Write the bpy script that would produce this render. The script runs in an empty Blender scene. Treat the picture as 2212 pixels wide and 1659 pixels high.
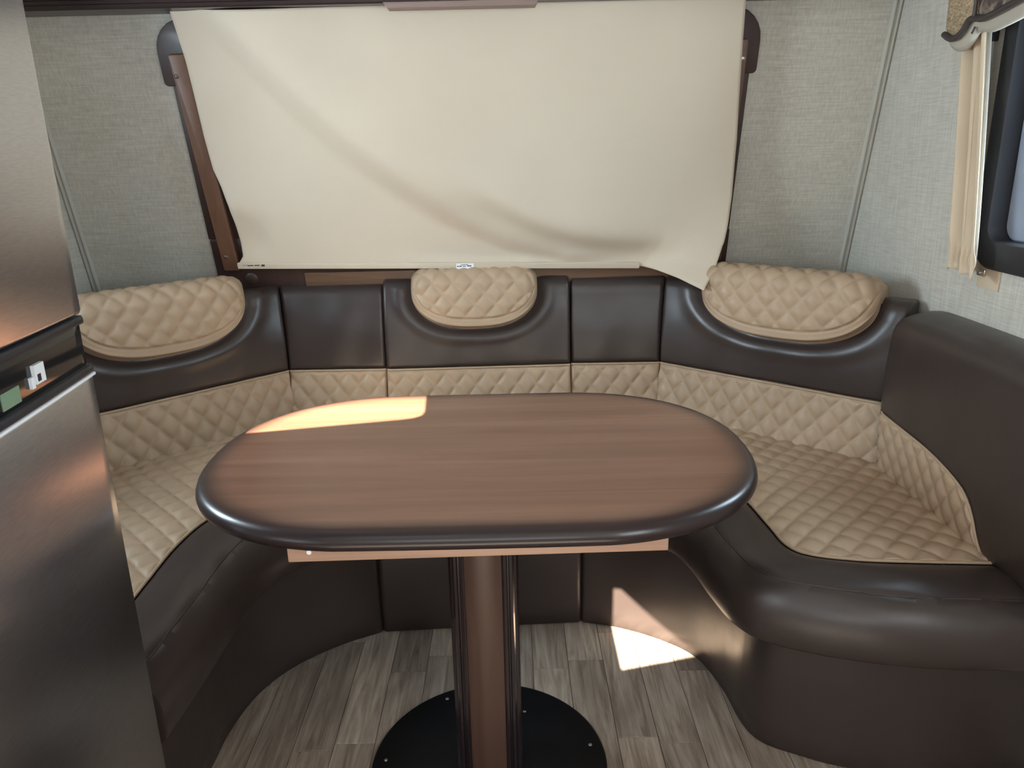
import bpy, bmesh, math, random
import numpy as np
from mathutils import Vector, Matrix
from math import sin, cos, tan, pi, radians, sqrt, exp, atan2

random.seed(7)
rng = np.random.default_rng(7)
scene = bpy.context.scene
COL = scene.collection

# ------------------------------------------------------------------ camera
PITCH, ROLL, HC = radians(16.8), radians(1.3), 1.28
fwd = Vector((0, cos(PITCH), -sin(PITCH)))
up0 = Vector((0, sin(PITCH), cos(PITCH)))
rt0 = Vector((1, 0, 0))
rt = cos(ROLL) * rt0 - sin(ROLL) * up0
up = sin(ROLL) * rt0 + cos(ROLL) * up0
cam_d = bpy.data.cameras.new('camera')
cam_d.sensor_width = 36.0
cam_d.lens = 36.0 * 1661.0 / 2212.0
cam_d.clip_start = 0.02
cam = bpy.data.objects.new('camera', cam_d)
COL.objects.link(cam)
M = Matrix((rt, up, -fwd)).transposed().to_4x4()
M.translation = Vector((0, 0, HC))
cam.matrix_world = M
scene.camera = cam

# ------------------------------------------------------------------ light
scene.view_settings.view_transform = 'Standard'
scene.view_settings.look = 'None'
scene.view_settings.gamma = 1.0
scene.view_settings.use_curve_mapping = False
scene.view_settings.exposure = 0.52

w = bpy.data.worlds.new('sky')
scene.world = w
w.use_nodes = True
wb = w.node_tree.nodes['Background']
wb.inputs[0].default_value = (0.72, 0.86, 1.0, 1)
wb.inputs[1].default_value = 3.0

SUN_E = radians(36.0)
TOSUN = Vector((0.0, -cos(SUN_E), sin(SUN_E)))
sd = bpy.data.lights.new('sun', 'SUN')
sd.energy = 50.0
sd.color = (1.0, 0.91, 0.76)
sd.angle = radians(0.22)
so = bpy.data.objects.new('sun', sd)
COL.objects.link(so)
so.rotation_euler = TOSUN.to_track_quat('Z', 'Y').to_euler()
so.location = (1, -2, 4)

def area(name, loc, target, sx, sy, power, color):
    d = bpy.data.lights.new(name, 'AREA')
    d.shape = 'RECTANGLE'; d.size = sx; d.size_y = sy
    d.energy = power; d.color = color
    o = bpy.data.objects.new(name, d)
    COL.objects.link(o)
    o.location = loc
    o.rotation_euler = (Vector(loc) - Vector(target)).to_track_quat('Z', 'Y').to_euler()
    return o
# daylight entering by the windows of the room behind the photographer
area('daylight_left_window', (-1.27, -0.55, 1.32), (0.2, -0.45, 1.2), 1.0, 0.62, 7, (0.95, 0.98, 1.0))
area('daylight_right_window', (1.01, -0.65, 1.32), (-0.2, -0.55, 1.2), 0.9, 0.62, 13, (0.95, 0.98, 1.0))
area('daylight_rear_window', (-0.15, -2.14, 1.40), (-0.1, 0.0, 1.25), 1.3, 0.62, 5, (1.0, 0.95, 0.88))
# and by the two side windows over the dinette
area('daylight_side_window', (1.36, 1.45, 1.36), (0.0, 1.45, 1.2), 0.62, 0.70, 28, (0.82, 0.93, 1.0))
area('daylight_far_side_window', (-1.62, 1.45, 1.36), (0.0, 1.45, 1.2), 0.62, 0.70, 54, (0.88, 0.95, 1.0))

# ------------------------------------------------------------------ helpers
def tag(o, label=None, cat=None, group=None, kind=None):
    if label: o['label'] = label
    if cat: o['category'] = cat
    if group: o['group'] = group
    if kind: o['kind'] = kind
    return o

def thing(name, label, cat, loc=(0, 0, 0), group=None, kind=None):
    o = bpy.data.objects.new(name, None)
    o.empty_display_size = 0.05
    COL.objects.link(o)
    o.location = loc
    return tag(o, label, cat, group, kind)

def wloc(o):
    v = Vector((0, 0, 0))
    while o is not None:
        v += o.location
        o = o.parent
    return v

def mesh(name, verts, faces, mat, parent=None, smooth=True, sharp=40, origin=None):
    """verts are given in world coordinates; the object sits at its parent (or at origin)"""
    me = bpy.data.meshes.new(name)
    V = np.asarray(verts, float).reshape(-1, 3)
    o = bpy.data.objects.new(name, me)
    off = Vector((0, 0, 0))
    if parent is not None:
        o.parent = parent
        off = wloc(parent)
        if origin is not None:
            o.location = Vector(origin) - off
            off = Vector(origin)
    elif origin is not None:
        o.location = origin
        off = Vector(origin)
    me.from_pydata((V - np.array(off)).tolist(), [], [list(map(int, f)) for f in faces])
    me.materials.append(mat)
    if smooth:
        me.shade_smooth()
        if sharp: me.set_sharp_from_angle(angle=radians(sharp))
    me.update()
    COL.objects.link(o)
    return o

def gridfaces(n, m, wrapm=False):
    f = []
    for i in range(n - 1):
        for j in range(m - (0 if wrapm else 1)):
            j2 = (j + 1) % m
            f.append((i * m + j, i * m + j2, (i + 1) * m + j2, (i + 1) * m + j))
    return f

def grid(name, P, mat, parent=None, flip=False, caps=False, wrapm=False, sharp=50, origin=None):
    P = np.asarray(P, float)
    n, m = P.shape[:2]
    f = gridfaces(n, m, wrapm)
    if caps:
        f.append(tuple(range(m - 1, -1, -1)))
        f.append(tuple((n - 1) * m + j for j in range(m)))
    if flip: f = [tuple(reversed(q)) for q in f]
    return mesh(name, P.reshape(-1, 3), f, mat, parent, True, sharp, origin)

def bm_to(name, bm, mat, parent=None, smooth=True, sharp=35, origin=None):
    bmesh.ops.recalc_face_normals(bm, faces=bm.faces)
    bm.verts.index_update()
    v = [tuple(x.co) for x in bm.verts]
    f = [[x.index for x in q.verts] for q in bm.faces]
    bm.free()
    return mesh(name, v, f, mat, parent, smooth, sharp, origin)

def box(name, x0, x1, y0, y1, z0, z1, mat, parent=None, bev=0.0, seg=2, origin=None, fn=None):
    bm = bmesh.new()
    bmesh.ops.create_cube(bm, size=1)
    for v in bm.verts:
        v.co = Vector(((x0 + x1) / 2 + v.co.x * (x1 - x0), (y0 + y1) / 2 + v.co.y * (y1 - y0), (z0 + z1) / 2 + v.co.z * (z1 - z0)))
    if bev > 0:
        bmesh.ops.bevel(bm, geom=list(bm.edges), offset=bev, segments=seg, affect='EDGES', profile=0.5)
    if fn:
        for v in bm.verts: v.co = Vector(fn(*v.co))
    return bm_to(name, bm, mat, parent, bev > 0, 35, origin)

def tube(name, pts, r, mat, parent=None, seg=8, origin=None):
    pts = np.asarray(pts, float)
    n = len(pts)
    T = np.gradient(pts, axis=0)
    T /= np.linalg.norm(T, axis=1)[:, None] + 1e-12
    ref = np.array([0, 0, 1.0])
    if abs(T[0] @ ref) > 0.9: ref = np.array([1.0, 0, 0])
    P = np.zeros((n, seg, 3))
    a = ref - T[0] * (ref @ T[0]); a /= np.linalg.norm(a)
    rr = np.broadcast_to(np.asarray(r, float), (n,))
    for i in range(n):
        a = a - T[i] * (a @ T[i]); a /= np.linalg.norm(a)
        b = np.cross(T[i], a)
        for k in range(seg):
            t = 2 * pi * k / seg
            P[i, k] = pts[i] + rr[i] * (a * cos(t) + b * sin(t))
    return grid(name, P, mat, parent, caps=True, wrapm=True, sharp=60, origin=origin)

def prism(name, poly, axis, lo, hi, mat, parent=None, bev=0.0, fn=None, origin=None, smooth=True):
    """extrude a 2D polygon along axis ('x','y','z')"""
    bm = bmesh.new()
    def mk(a, b, c):
        return {'x': (c, a, b), 'y': (a, c, b), 'z': (a, b, c)}[axis]
    vs = [bm.verts.new(mk(a, b, lo)) for a, b in poly]
    f = bm.faces.new(vs)
    r = bmesh.ops.extrude_face_region(bm, geom=[f])
    d = {'x': (hi - lo, 0, 0), 'y': (0, hi - lo, 0), 'z': (0, 0, hi - lo)}[axis]
    bmesh.ops.translate(bm, verts=[g for g in r['geom'] if isinstance(g, bmesh.types.BMVert)], vec=d)
    if bev > 0:
        es = [e for e in bm.edges if len(e.link_faces) == 2 and e.calc_face_angle(0) > 0.6]
        bmesh.ops.bevel(bm, geom=es, offset=bev, segments=2, affect='EDGES', profile=0.5)
    if fn:
        for v in bm.verts: v.co = Vector(fn(*v.co))
    return bm_to(name, bm, mat, parent, smooth, 35, origin)

def catmull(P, n):
    P = np.asarray(P, float)
    k = len(P)
    t = np.linspace(0, k - 1, n)
    out = []
    for x in t:
        i = min(int(x), k - 2); f = x - i
        p0 = P[max(i - 1, 0)] if i > 0 else 2 * P[0] - P[1]
        p1, p2 = P[i], P[i + 1]
        p3 = P[i + 2] if i + 2 < k else 2 * P[-1] - P[-2]
        out.append(0.5 * ((2 * p1) + (-p0 + p2) * f + (2 * p0 - 5 * p1 + 4 * p2 - p3) * f * f + (-p0 + 3 * p1 - 3 * p2 + p3) * f ** 3))
    return np.array(out)

def disc(name, c, nrm, r, h, mat, parent=None, seg=20, dome=0.0):
    """short round cylinder with softened rim, axis nrm"""
    nrm = Vector(nrm).normalized()
    q = nrm.to_track_quat('Z', 'Y')
    prof = [(r, 0), (r, h * 0.7), (r * 0.9, h), (r * 0.5, h + dome * 0.7), (0.0001, h + dome)]
    V = []
    for (a, z) in prof:
        for k in range(seg):
            t = 2 * pi * k / seg
            V.append(tuple(Vector(c) + q @ Vector((a * cos(t), a * sin(t), z))))
    F = gridfaces(len(prof), seg, True)
    return mesh(name, V, F, mat, parent, True, 50)

def smooth01(x):
    x = np.clip(x, 0, 1)
    return x * x * (3 - 2 * x)

# ------------------------------------------------------------------ materials
def new_mat(name):
    m = bpy.data.materials.new(name)
    m.use_nodes = True
    nt = m.node_tree
    b = nt.nodes['Principled BSDF']
    return m, nt, b

def N(nt, typ, **kw):
    n = nt.nodes.new(typ)
    for k, v in kw.items():
        if k.startswith('i_'):
            key = k[2:]
            n.inputs[int(key) if key.isdigit() else key].default_value = v
        else: setattr(n, k, v)
    return n

def coords(nt, scale=(1, 1, 1), kind='Object', rot=(0, 0, 0)):
    tc = N(nt, 'ShaderNodeTexCoord')
    mp = N(nt, 'ShaderNodeMapping')
    mp.inputs['Scale'].default_value = scale
    mp.inputs['Rotation'].default_value = rot
    nt.links.new(tc.outputs[kind], mp.inputs['Vector'])
    return mp.outputs[0]

def ramp(nt, fac, stops):
    r = N(nt, 'ShaderNodeValToRGB')
    el = r.color_ramp.elements
    while len(el) < len(stops): el.new(0.5)
    for e, (p, c) in zip(el, stops):
        e.position = p; e.color = (*c, 1)
    nt.links.new(fac, r.inputs[0])
    return r.outputs[0]

def bump(nt, b, h, strength, dist=0.002, prev=None):
    bp = N(nt, 'ShaderNodeBump')
    bp.inputs['Strength'].default_value = strength
    bp.inputs['Distance'].default_value = dist
    nt.links.new(h, bp.inputs['Height'])
    if prev is not None: nt.links.new(prev, bp.inputs['Normal'])
    nt.links.new(bp.outputs[0], b.inputs['Normal'])
    return bp.outputs[0]

def noise(nt, vec, scale, detail=3, rough=0.5, dist=0.0):
    n = N(nt, 'ShaderNodeTexNoise')
    n.inputs['Scale'].default_value = scale
    n.inputs['Detail'].default_value = detail
    n.inputs['Roughness'].default_value = rough
    n.inputs['Distortion'].default_value = dist
    nt.links.new(vec, n.inputs['Vector'])
    return n.outputs['Fac']

def simple(name, col, rough=0.5, metal=0.0, spec=0.5, var=0.0, vscale=8, bumps=0.0, bscale=200, coat=0.0):
    m, nt, b = new_mat(name)
    b.inputs['Roughness'].default_value = rough
    b.inputs['Metallic'].default_value = metal
    b.inputs['Specular IOR Level'].default_value = spec
    b.inputs['Coat Weight'].default_value = coat
    v = coords(nt)
    f = noise(nt, v, vscale, 4)
    lo = tuple(c * (1 - var) for c in col); hi = tuple(min(1, c * (1 + var)) for c in col)
    nt.links.new(ramp(nt, f, [(0.3, lo), (0.7, hi)]), b.inputs['Base Color'])
    if bumps:
        bump(nt, b, noise(nt, v, bscale, 3), bumps)
    return m

def leather(name, col, rough, var=0.10, spec=0.5):
    m, nt, b = new_mat(name)
    v = coords(nt)
    f = noise(nt, v, 5, 5, 0.6)
    lo = tuple(c * (1 - var) for c in col); hi = tuple(c * (1 + var) for c in col)
    nt.links.new(ramp(nt, f, [(0.3, lo), (0.7, hi)]), b.inputs['Base Color'])
    r = N(nt, 'ShaderNodeMapRange')
    r.inputs['To Min'].default_value = rough - 0.06; r.inputs['To Max'].default_value = rough + 0.08
    nt.links.new(noise(nt, v, 14, 4), r.inputs['Value'])
    nt.links.new(r.outputs[0], b.inputs['Roughness'])
    b.inputs['Specular IOR Level'].default_value = spec
    vo = N(nt, 'ShaderNodeTexVoronoi', feature='DISTANCE_TO_EDGE')
    vo.inputs['Scale'].default_value = 420
    nt.links.new(v, vo.inputs['Vector'])
    p = bump(nt, b, noise(nt, v, 30, 4), 0.10, 0.004)
    bump(nt, b, vo.outputs['Distance'], 0.10, 0.0006, p)
    return m

def wood(name, stops, axis='x', rough=0.35, coat=0.2, gs=1.0, bumps=0.05):
    m, nt, b = new_mat(name)
    sc = {'x': (2.2, 38, 38), 'y': (38, 2.2, 38), 'z': (38, 38, 2.2)}[axis]
    v = coords(nt, tuple(c * gs for c in sc))
    f = noise(nt, v, 1.0, 6, 0.62, 0.6)
    nt.links.new(ramp(nt, f, stops), b.inputs['Base Color'])
    b.inputs['Roughness'].default_value = rough
    b.inputs['Coat Weight'].default_value = coat
    b.inputs['Coat Roughness'].default_value = 0.15
    if bumps: bump(nt, b, f, bumps, 0.001)
    return m

BROWN = leather('brown_leather', (0.041, 0.029, 0.0255), 0.34)
TAN = leather('tan_leather', (0.43, 0.308, 0.205), 0.46, 0.07, 0.4)

def wall_material():
    m, nt, b = new_mat('woven_wall_vinyl')
    v1 = coords(nt, (14, 14, 240))
    v2 = coords(nt, (210, 210, 12))
    v0 = coords(nt)
    f1 = noise(nt, v1, 1, 3); f2 = noise(nt, v2, 1, 3); f0 = noise(nt, v0, 6, 3)
    a = N(nt, 'ShaderNodeMath', operation='ADD'); nt.links.new(f1, a.inputs[0]); nt.links.new(f2, a.inputs[1])
    a2 = N(nt, 'ShaderNodeMath', operation='MULTIPLY_ADD'); a2.inputs[1].default_value = 0.4
    nt.links.new(f0, a2.inputs[0]); nt.links.new(a.outputs[0], a2.inputs[2])
    hf = N(nt, 'ShaderNodeMath', operation='MULTIPLY'); hf.inputs[1].default_value = 0.5
    nt.links.new(a2.outputs[0], hf.inputs[0])
    nt.links.new(ramp(nt, hf.outputs[0], [(0.40, (0.455, 0.425, 0.362)), (0.80, (0.66, 0.63, 0.55))]), b.inputs['Base Color'])
    b.inputs['Roughness'].default_value = 0.6
    b.inputs['Specular IOR Level'].default_value = 0.3
    bump(nt, b, a.outputs[0], 0.25, 0.001)
    return m
WALL = wall_material()
TRIM = simple('wall_trim', (0.47, 0.45, 0.39), 0.45, var=0.04)
CEIL = simple('ceiling_panel', (0.72, 0.70, 0.66), 0.7, var=0.03)

def table_material():
    m, nt, b = new_mat('burst_table_wood')
    v = coords(nt, (1.6, 26, 26))
    f = noise(nt, v, 1, 7, 0.6, 0.5)
    v2 = coords(nt, (0.8, 3.2, 3))
    f2 = noise(nt, v2, 2, 3, 0.5)
    c1 = ramp(nt, f, [(0.28, (0.150, 0.067, 0.039)), (0.52, (0.195, 0.092, 0.055)), (0.75, (0.245, 0.122, 0.074))])
    mx = N(nt, 'ShaderNodeMix', data_type='RGBA', blend_type='MULTIPLY')
    mx.inputs[0].default_value = 0.6
    nt.links.new(c1, mx.inputs[6])
    nt.links.new(ramp(nt, f2, [(0.3, (0.80, 0.74, 0.70)), (0.7, (1, 1, 1))]), mx.inputs[7])
    at = N(nt, 'ShaderNodeAttribute', attribute_name='burst')
    mx2 = N(nt, 'ShaderNodeMix', data_type='RGBA')
    nt.links.new(at.outputs['Fac'], mx2.inputs[0])
    nt.links.new(mx.outputs[2], mx2.inputs[6])
    mx2.inputs[7].default_value = (0.020, 0.011, 0.011, 1)
    nt.links.new(mx2.outputs[2], b.inputs['Base Color'])
    b.inputs['Roughness'].default_value = 0.32
    b.inputs['Specular IOR Level'].default_value = 0.42
    b.inputs['Coat Weight'].default_value = 0.12
    b.inputs['Coat Roughness'].default_value = 0.12
    bump(nt, b, f, 0.03, 0.001)
    return m
TABLE = table_material()
APRON = wood('apron_wood', [(0.3, (0.33, 0.19, 0.13)), (0.7, (0.47, 0.29, 0.20))], 'x', 0.5, 0.0)
PEDW = wood('pedestal_wood', [(0.3, (0.060, 0.030, 0.020)), (0.7, (0.092, 0.047, 0.031))], 'z', 0.42, 0.1)
PEDD = simple('dark_moulding', (0.020, 0.012, 0.013), 0.22, var=0.1, coat=0.4)
FRAMEW = wood('window_frame_wood', [(0.3, (0.130, 0.062, 0.036)), (0.7, (0.190, 0.096, 0.058))], 'z', 0.45, 0.1)
FRAMEX = wood('sill_rail_wood', [(0.3, (0.105, 0.055, 0.032)), (0.7, (0.165, 0.092, 0.055))], 'x', 0.45, 0.1)
FRAMED = wood('dark_surround_wood', [(0.3, (0.040, 0.021, 0.017)), (0.7, (0.062, 0.034, 0.027))], 'z', 0.45, 0.1)
CABW = wood('cabinet_dark_wood', [(0.3, (0.018, 0.008, 0.008)), (0.7, (0.034, 0.016, 0.015))], 'x', 0.35, 0.2)
LEDGE = wood('ledge_edge_wood', [(0.3, (0.20, 0.13, 0.11)), (0.7, (0.29, 0.20, 0.17))], 'x', 0.5, 0.0)
BLACK = simple('black_satin', (0.012, 0.012, 0.015), 0.52, var=0.2)
BLACKG = simple('black_gloss', (0.008, 0.008, 0.009), 0.12, var=0.1)
BASEBLK = simple('base_plate_black', (0.004, 0.004, 0.005), 0.45, spec=0.25, var=0.15, bumps=0.05, bscale=300)
CHROME = simple('chrome', (0.75, 0.76, 0.78), 0.2, 1.0, var=0.03)
SCREW = simple('screw_metal', (0.55, 0.52, 0.48), 0.3, 1.0, var=0.1)
SCREWB = simple('bronze_screw', (0.17, 0.12, 0.09), 0.35, 0.6, var=0.1)
FRIDGEBODY = simple('fridge_body_grey', (0.10, 0.10, 0.11), 0.5, var=0.05)
WHITEP = simple('white_plastic', (0.75, 0.77, 0.80), 0.35, var=0.03)
LCD = simple('lcd_green', (0.16, 0.26, 0.17), 0.25, var=0.05)
GREYRAIL = simple('grey_rail', (0.42, 0.42, 0.42), 0.35, var=0.05)
ALU = simple('window_aluminium', (0.24, 0.27, 0.34), 0.5, 0.0, var=0.05)
INK = simple('printed_ink', (0.03, 0.03, 0.035), 0.6, var=0.1)
PINKINK = simple('faded_ink', (0.42, 0.33, 0.34), 0.6, var=0.05)
LABEL = simple('white_label', (0.86, 0.88, 0.92), 0.45, var=0.02)
CURTAIN = simple('tan_curtain_cloth', (0.62, 0.50, 0.36), 0.85, spec=0.1, var=0.06, vscale=5, bumps=0.15, bscale=500)
WHITEL = simple('white_lining_cloth', (0.84, 0.84, 0.82), 0.8, spec=0.1, var=0.02)
LINING = simple('cream_lining_cloth', (0.44, 0.40, 0.33), 0.8, spec=0.1, var=0.03, bumps=0.1, bscale=500)
PIPING = simple('dark_piping', (0.050, 0.040, 0.036), 0.45, var=0.15)
OUTWALL = simple('outside_panel', (0.42, 0.45, 0.50), 0.6, var=0.05)

def stainless():
    m, nt, b = new_mat('brushed_stainless')
    b.inputs['Metallic'].default_value = 1.0
    v = coords(nt, (500, 4, 500))
    f = noise(nt, v, 1, 3)
    nt.links.new(ramp(nt, f, [(0.3, (0.50, 0.50, 0.52)), (0.7, (0.58, 0.58, 0.60))]), b.inputs['Base Color'])
    b.inputs['Roughness'].default_value = 0.28
    bump(nt, b, f, 0.04, 0.0005)
    return m
STEEL = stainless()

def blind_material():
    m = bpy.data.materials.new('cream_blind_cloth')
    m.use_nodes = True
    nt = m.node_tree
    b = nt.nodes['Principled BSDF']; out = nt.nodes['Material Output']
    v = coords(nt, (1, 1, 1))
    f = noise(nt, v, 3, 3)
    c = ramp(nt, f, [(0.3, (0.68, 0.58, 0.455)), (0.7, (0.72, 0.62, 0.49))])
    nt.links.new(c, b.inputs['Base Color'])
    b.inputs['Roughness'].default_value = 0.7
    b.inputs['Specular IOR Level'].default_value = 0.2
    fine = noise(nt, v, 900, 2)
    bump(nt, b, fine, 0.08, 0.0005)
    tr = N(nt, 'ShaderNodeBsdfTranslucent')
    nt.links.new(c, tr.inputs[0])
    mx = N(nt, 'ShaderNodeMixShader'); mx.inputs[0].default_value = 0.14
    nt.links.new(b.outputs[0], mx.inputs[1]); nt.links.new(tr.outputs[0], mx.inputs[2])
    nt.links.new(mx.outputs[0], out.inputs[0])
    return m
BLIND = blind_material()

def valance_gold():
    m, nt, b = new_mat('gold_chenille')
    v = coords(nt, (1, 55, 150), rot=(0.5, 0, 0))
    f = noise(nt, v, 1, 4, 0.6, 1.2)
    nt.links.new(ramp(nt, f, [(0.3, (0.20, 0.13, 0.075)), (0.55, (0.44, 0.33, 0.20)), (0.75, (0.60, 0.48, 0.33))]), b.inputs['Base Color'])
    b.inputs['Roughness'].default_value = 0.8
    bump(nt, b, f, 0.8, 0.006)
    return m
GOLD = valance_gold()

def valance_dark():
    m, nt, b = new_mat('dark_damask')
    v = coords(nt, (1, 18, 18))
    f = noise(nt, v, 1, 3, 0.5, 2.0)
    nt.links.new(ramp(nt, f, [(0.4, (0.035, 0.030, 0.042)), (0.55, (0.10, 0.065, 0.050)), (0.68, (0.28, 0.22, 0.17))]), b.inputs['Base Color'])
    b.inputs['Roughness'].default_value = 0.6
    bump(nt, b, f, 0.3, 0.003)
    return m
DAMASK = valance_dark()

def plank_material():
    m, nt, b = new_mat('weathered_plank')
    oi = N(nt, 'ShaderNodeObjectInfo')
    tc = N(nt, 'ShaderNodeTexCoord')
    sc = N(nt, 'ShaderNodeVectorMath', operation='SCALE'); sc.inputs[3].default_value = 37.0
    cb = N(nt, 'ShaderNodeCombineXYZ')
    for i in range(3): nt.links.new(oi.outputs['Random'], cb.inputs[i])
    nt.links.new(cb.outputs[0], sc.inputs[0])
    ad = N(nt, 'ShaderNodeVectorMath', operation='ADD')
    nt.links.new(tc.outputs['Object'], ad.inputs[0]); nt.links.new(sc.outputs[0], ad.inputs[1])
    mp = N(nt, 'ShaderNodeMapping'); mp.inputs['Scale'].default_value = (45, 3.2, 1)
    nt.links.new(ad.outputs[0], mp.inputs[0])
    f = noise(nt, mp.outputs[0], 1, 7, 0.65, 1.4)
    mp2 = N(nt, 'ShaderNodeMapping'); mp2.inputs['Scale'].default_value = (11, 2.5, 1)
    nt.links.new(ad.outputs[0], mp2.inputs[0])
    f2 = noise(nt, mp2.outputs[0], 1, 3, 0.5, 2.0)
    c = ramp(nt, f, [(0.28, (0.20, 0.155, 0.12)), (0.5, (0.41, 0.34, 0.285)), (0.72, (0.60, 0.525, 0.45))])
    mx = N(nt, 'ShaderNodeMix', data_type='RGBA', blend_type='MULTIPLY'); mx.inputs[0].default_value = 1
    nt.links.new(c, mx.inputs[6])
    tone = ramp(nt, oi.outputs['Random'], [(0.0, (0.62, 0.58, 0.55)), (0.5, (0.92, 0.88, 0.84)), (1.0, (1.12, 1.08, 1.02))])
    nt.links.new(tone, mx.inputs[7])
    mx2 = N(nt, 'ShaderNodeMix', data_type='RGBA', blend_type='MULTIPLY'); mx2.inputs[0].default_value = 0.7
    nt.links.new(mx.outputs[2], mx2.inputs[6])
    nt.links.new(ramp(nt, f2, [(0.3, (0.66, 0.63, 0.61)), (0.65, (1.05, 1.03, 1.0))]), mx2.inputs[7])
    nt.links.new(mx2.outputs[2], b.inputs['Base Color'])
    b.inputs['Roughness'].default_value = 0.42
    b.inputs['Specular IOR Level'].default_value = 0.4
    bump(nt, b, f, 0.12, 0.001)
    return m
PLANK = plank_material()
FLOORB = simple('floor_joint', (0.14, 0.11, 0.09), 0.6, var=0.1)

def glass():
    m = bpy.data.materials.new('window_glass')
    m.use_nodes = True
    nt = m.node_tree
    out = nt.nodes['Material Output']
    tr = N(nt, 'ShaderNodeBsdfTransparent'); tr.inputs[0].default_value = (0.80, 0.85, 0.88, 1)
    gl = N(nt, 'ShaderNodeBsdfGlossy'); gl.inputs['Roughness'].default_value = 0.03
    mx = N(nt, 'ShaderNodeMixShader'); mx.inputs[0].default_value = 0.07
    nt.links.new(tr.outputs[0], mx.inputs[1]); nt.links.new(gl.outputs[0], mx.inputs[2])
    nt.links.new(mx.outputs[0], out.inputs[0])
    return m
GLASS = glass()

# ------------------------------------------------------------------ room shell
XL, XR, YR, ZC = -1.325, 1.065, -2.2, 1.98
LEAN = radians(14.0)
P0 = np.array([0, 2.42, 0.95])
SL = np.array([0, -sin(LEAN), cos(LEAN)])       # up along the raked front wall
NW = np.array([0, -cos(LEAN), -sin(LEAN)])      # out of the raked wall into the room
def wp(x, n, ww):
    p = P0 + SL * ww + NW * n
    return (x, p[1], p[2])
def wfn(x, n, ww): return wp(x, n, ww)

floor = box('floor', XL, XR, YR, 2.75, -0.05, -0.004, FLOORB, origin=(0, 0, -0.05))
tag(floor, kind='structure')
# vinyl planks laid along the trailer: joint rows
PW = 0.092
plank_meshes = {}
def plank(x0, y0, y1):
    L = round(y1 - y0, 3)
    if L < 0.03: return
    if L not in plank_meshes:
        bm = bmesh.new()
        bmesh.ops.create_cube(bm, size=1)
        for v in bm.verts:
            v.co = Vector((v.co.x * (PW - 0.0012), v.co.y * (L - 0.0012), v.co.z * 0.004))
        bmesh.ops.bevel(bm, geom=[e for e in bm.edges if all(v.co.z > 0 for v in e.verts)], offset=0.0006, segments=1, affect='EDGES')
        me = bpy.data.meshes.new('plank'); bm.to_mesh(me); bm.free()
        me.materials.append(PLANK)
        plank_meshes[L] = me
    o = bpy.data.objects.new('plank', plank_meshes[L])
    o.parent = floor
    o.location = Vector((x0 + PW / 2, (y0 + y1) / 2, -0.002)) - floor.location
    COL.objects.link(o)
x0 = -0.79
jr = [0.22, 0.0, 0.33, 0.12, 0.42, 0.27, 0.05, 0.36, 0.16, 0.45, 0.30, 0.08, 0.40, 0.19, 0.02, 0.34, 0.13, 0.24, 0.44]
for i in range(19):
    y = 0.52 + jr[i] - 0.42
    while y < 1.95:
        Lp = (0.34, 0.46, 0.52, 0.40)[(i * 3 + int(y * 10)) % 4]
        plank(x0 + i * PW, max(y, 0.45), min(y + Lp, 1.96))
        y += Lp

def wall(name, *a, **k):
    o = box(name, *a, WALL, **k)
    tag(o, kind='structure'); return o

# raked front wall around its window opening (opening x -0.76..0.56, w 0.08..0.64)
def panel_with_hole(name, outer, hole, lo, hi, axis, mat, fn=None, parent=None):
    """rectangle outer=(a0,a1,b0,b1) minus list of polygon holes, extruded lo..hi along axis"""
    bm = bmesh.new()
    def mk(a, b): return {'x': (lo, a, b), 'y': (a, lo, b), 'z': (a, b, lo)}[axis]
    def loop(pts):
        vs = [bm.verts.new(mk(a, b)) for a, b in pts]
        return [bm.edges.new((vs[i], vs[(i + 1) % len(vs)])) for i in range(len(vs))]
    a0, a1, b0, b1 = outer
    es = loop([(a0, b0), (a1, b0), (a1, b1), (a0, b1)])
    for h in hole: es += loop(h)
    bmesh.ops.triangle_fill(bm, use_beauty=True, use_dissolve=False, edges=es)
    r = bmesh.ops.extrude_face_region(bm, geom=list(bm.faces))
    d = {'x': (hi - lo, 0, 0), 'y': (0, hi - lo, 0), 'z': (0, 0, hi - lo)}[axis]
    bmesh.ops.translate(bm, verts=[g for g in r['geom'] if isinstance(g, bmesh.types.BMVert)], vec=d)
    if fn:
        for v in bm.verts: v.co = Vector(fn(*v.co))
    return bm_to(name, bm, mat, parent, False)

def rect(a0, a1, b0, b1): return [(a0, b0), (a1, b0), (a1, b1), (a0, b1)]
wb_ = panel_with_hole('wall_back', (XL, XR, -0.985, 1.09), [rect(-0.76, 0.56, 0.08, 0.64)], 0.0, -0.05, 'y', WALL, fn=lambda x, n, z: wp(x, n, z))
tag(wb_, kind='structure')
tag(panel_with_hole('wall_right', (YR, 2.75, -0.05, ZC), [rect(1.27, 1.716, 1.055, 1.575), rect(-1.10, -0.20, 1.0, 1.63)], XR, XR + 0.05, 'x', WALL), kind='structure')
tag(panel_with_hole('wall_left', (YR, 2.75, -0.05, ZC), [rect(-1.05, -0.05, 1.0, 1.63), rect(1.27, 1.716, 1.055, 1.575)], XL, XL - 0.05, 'x', WALL), kind='structure')
tag(panel_with_hole('wall_rear', (XL - 0.05, XR + 0.05, -0.05, ZC), [rect(-0.8, 0.5, 1.08, 1.72)], YR, YR - 0.05, 'y', WALL), kind='structure')
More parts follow.
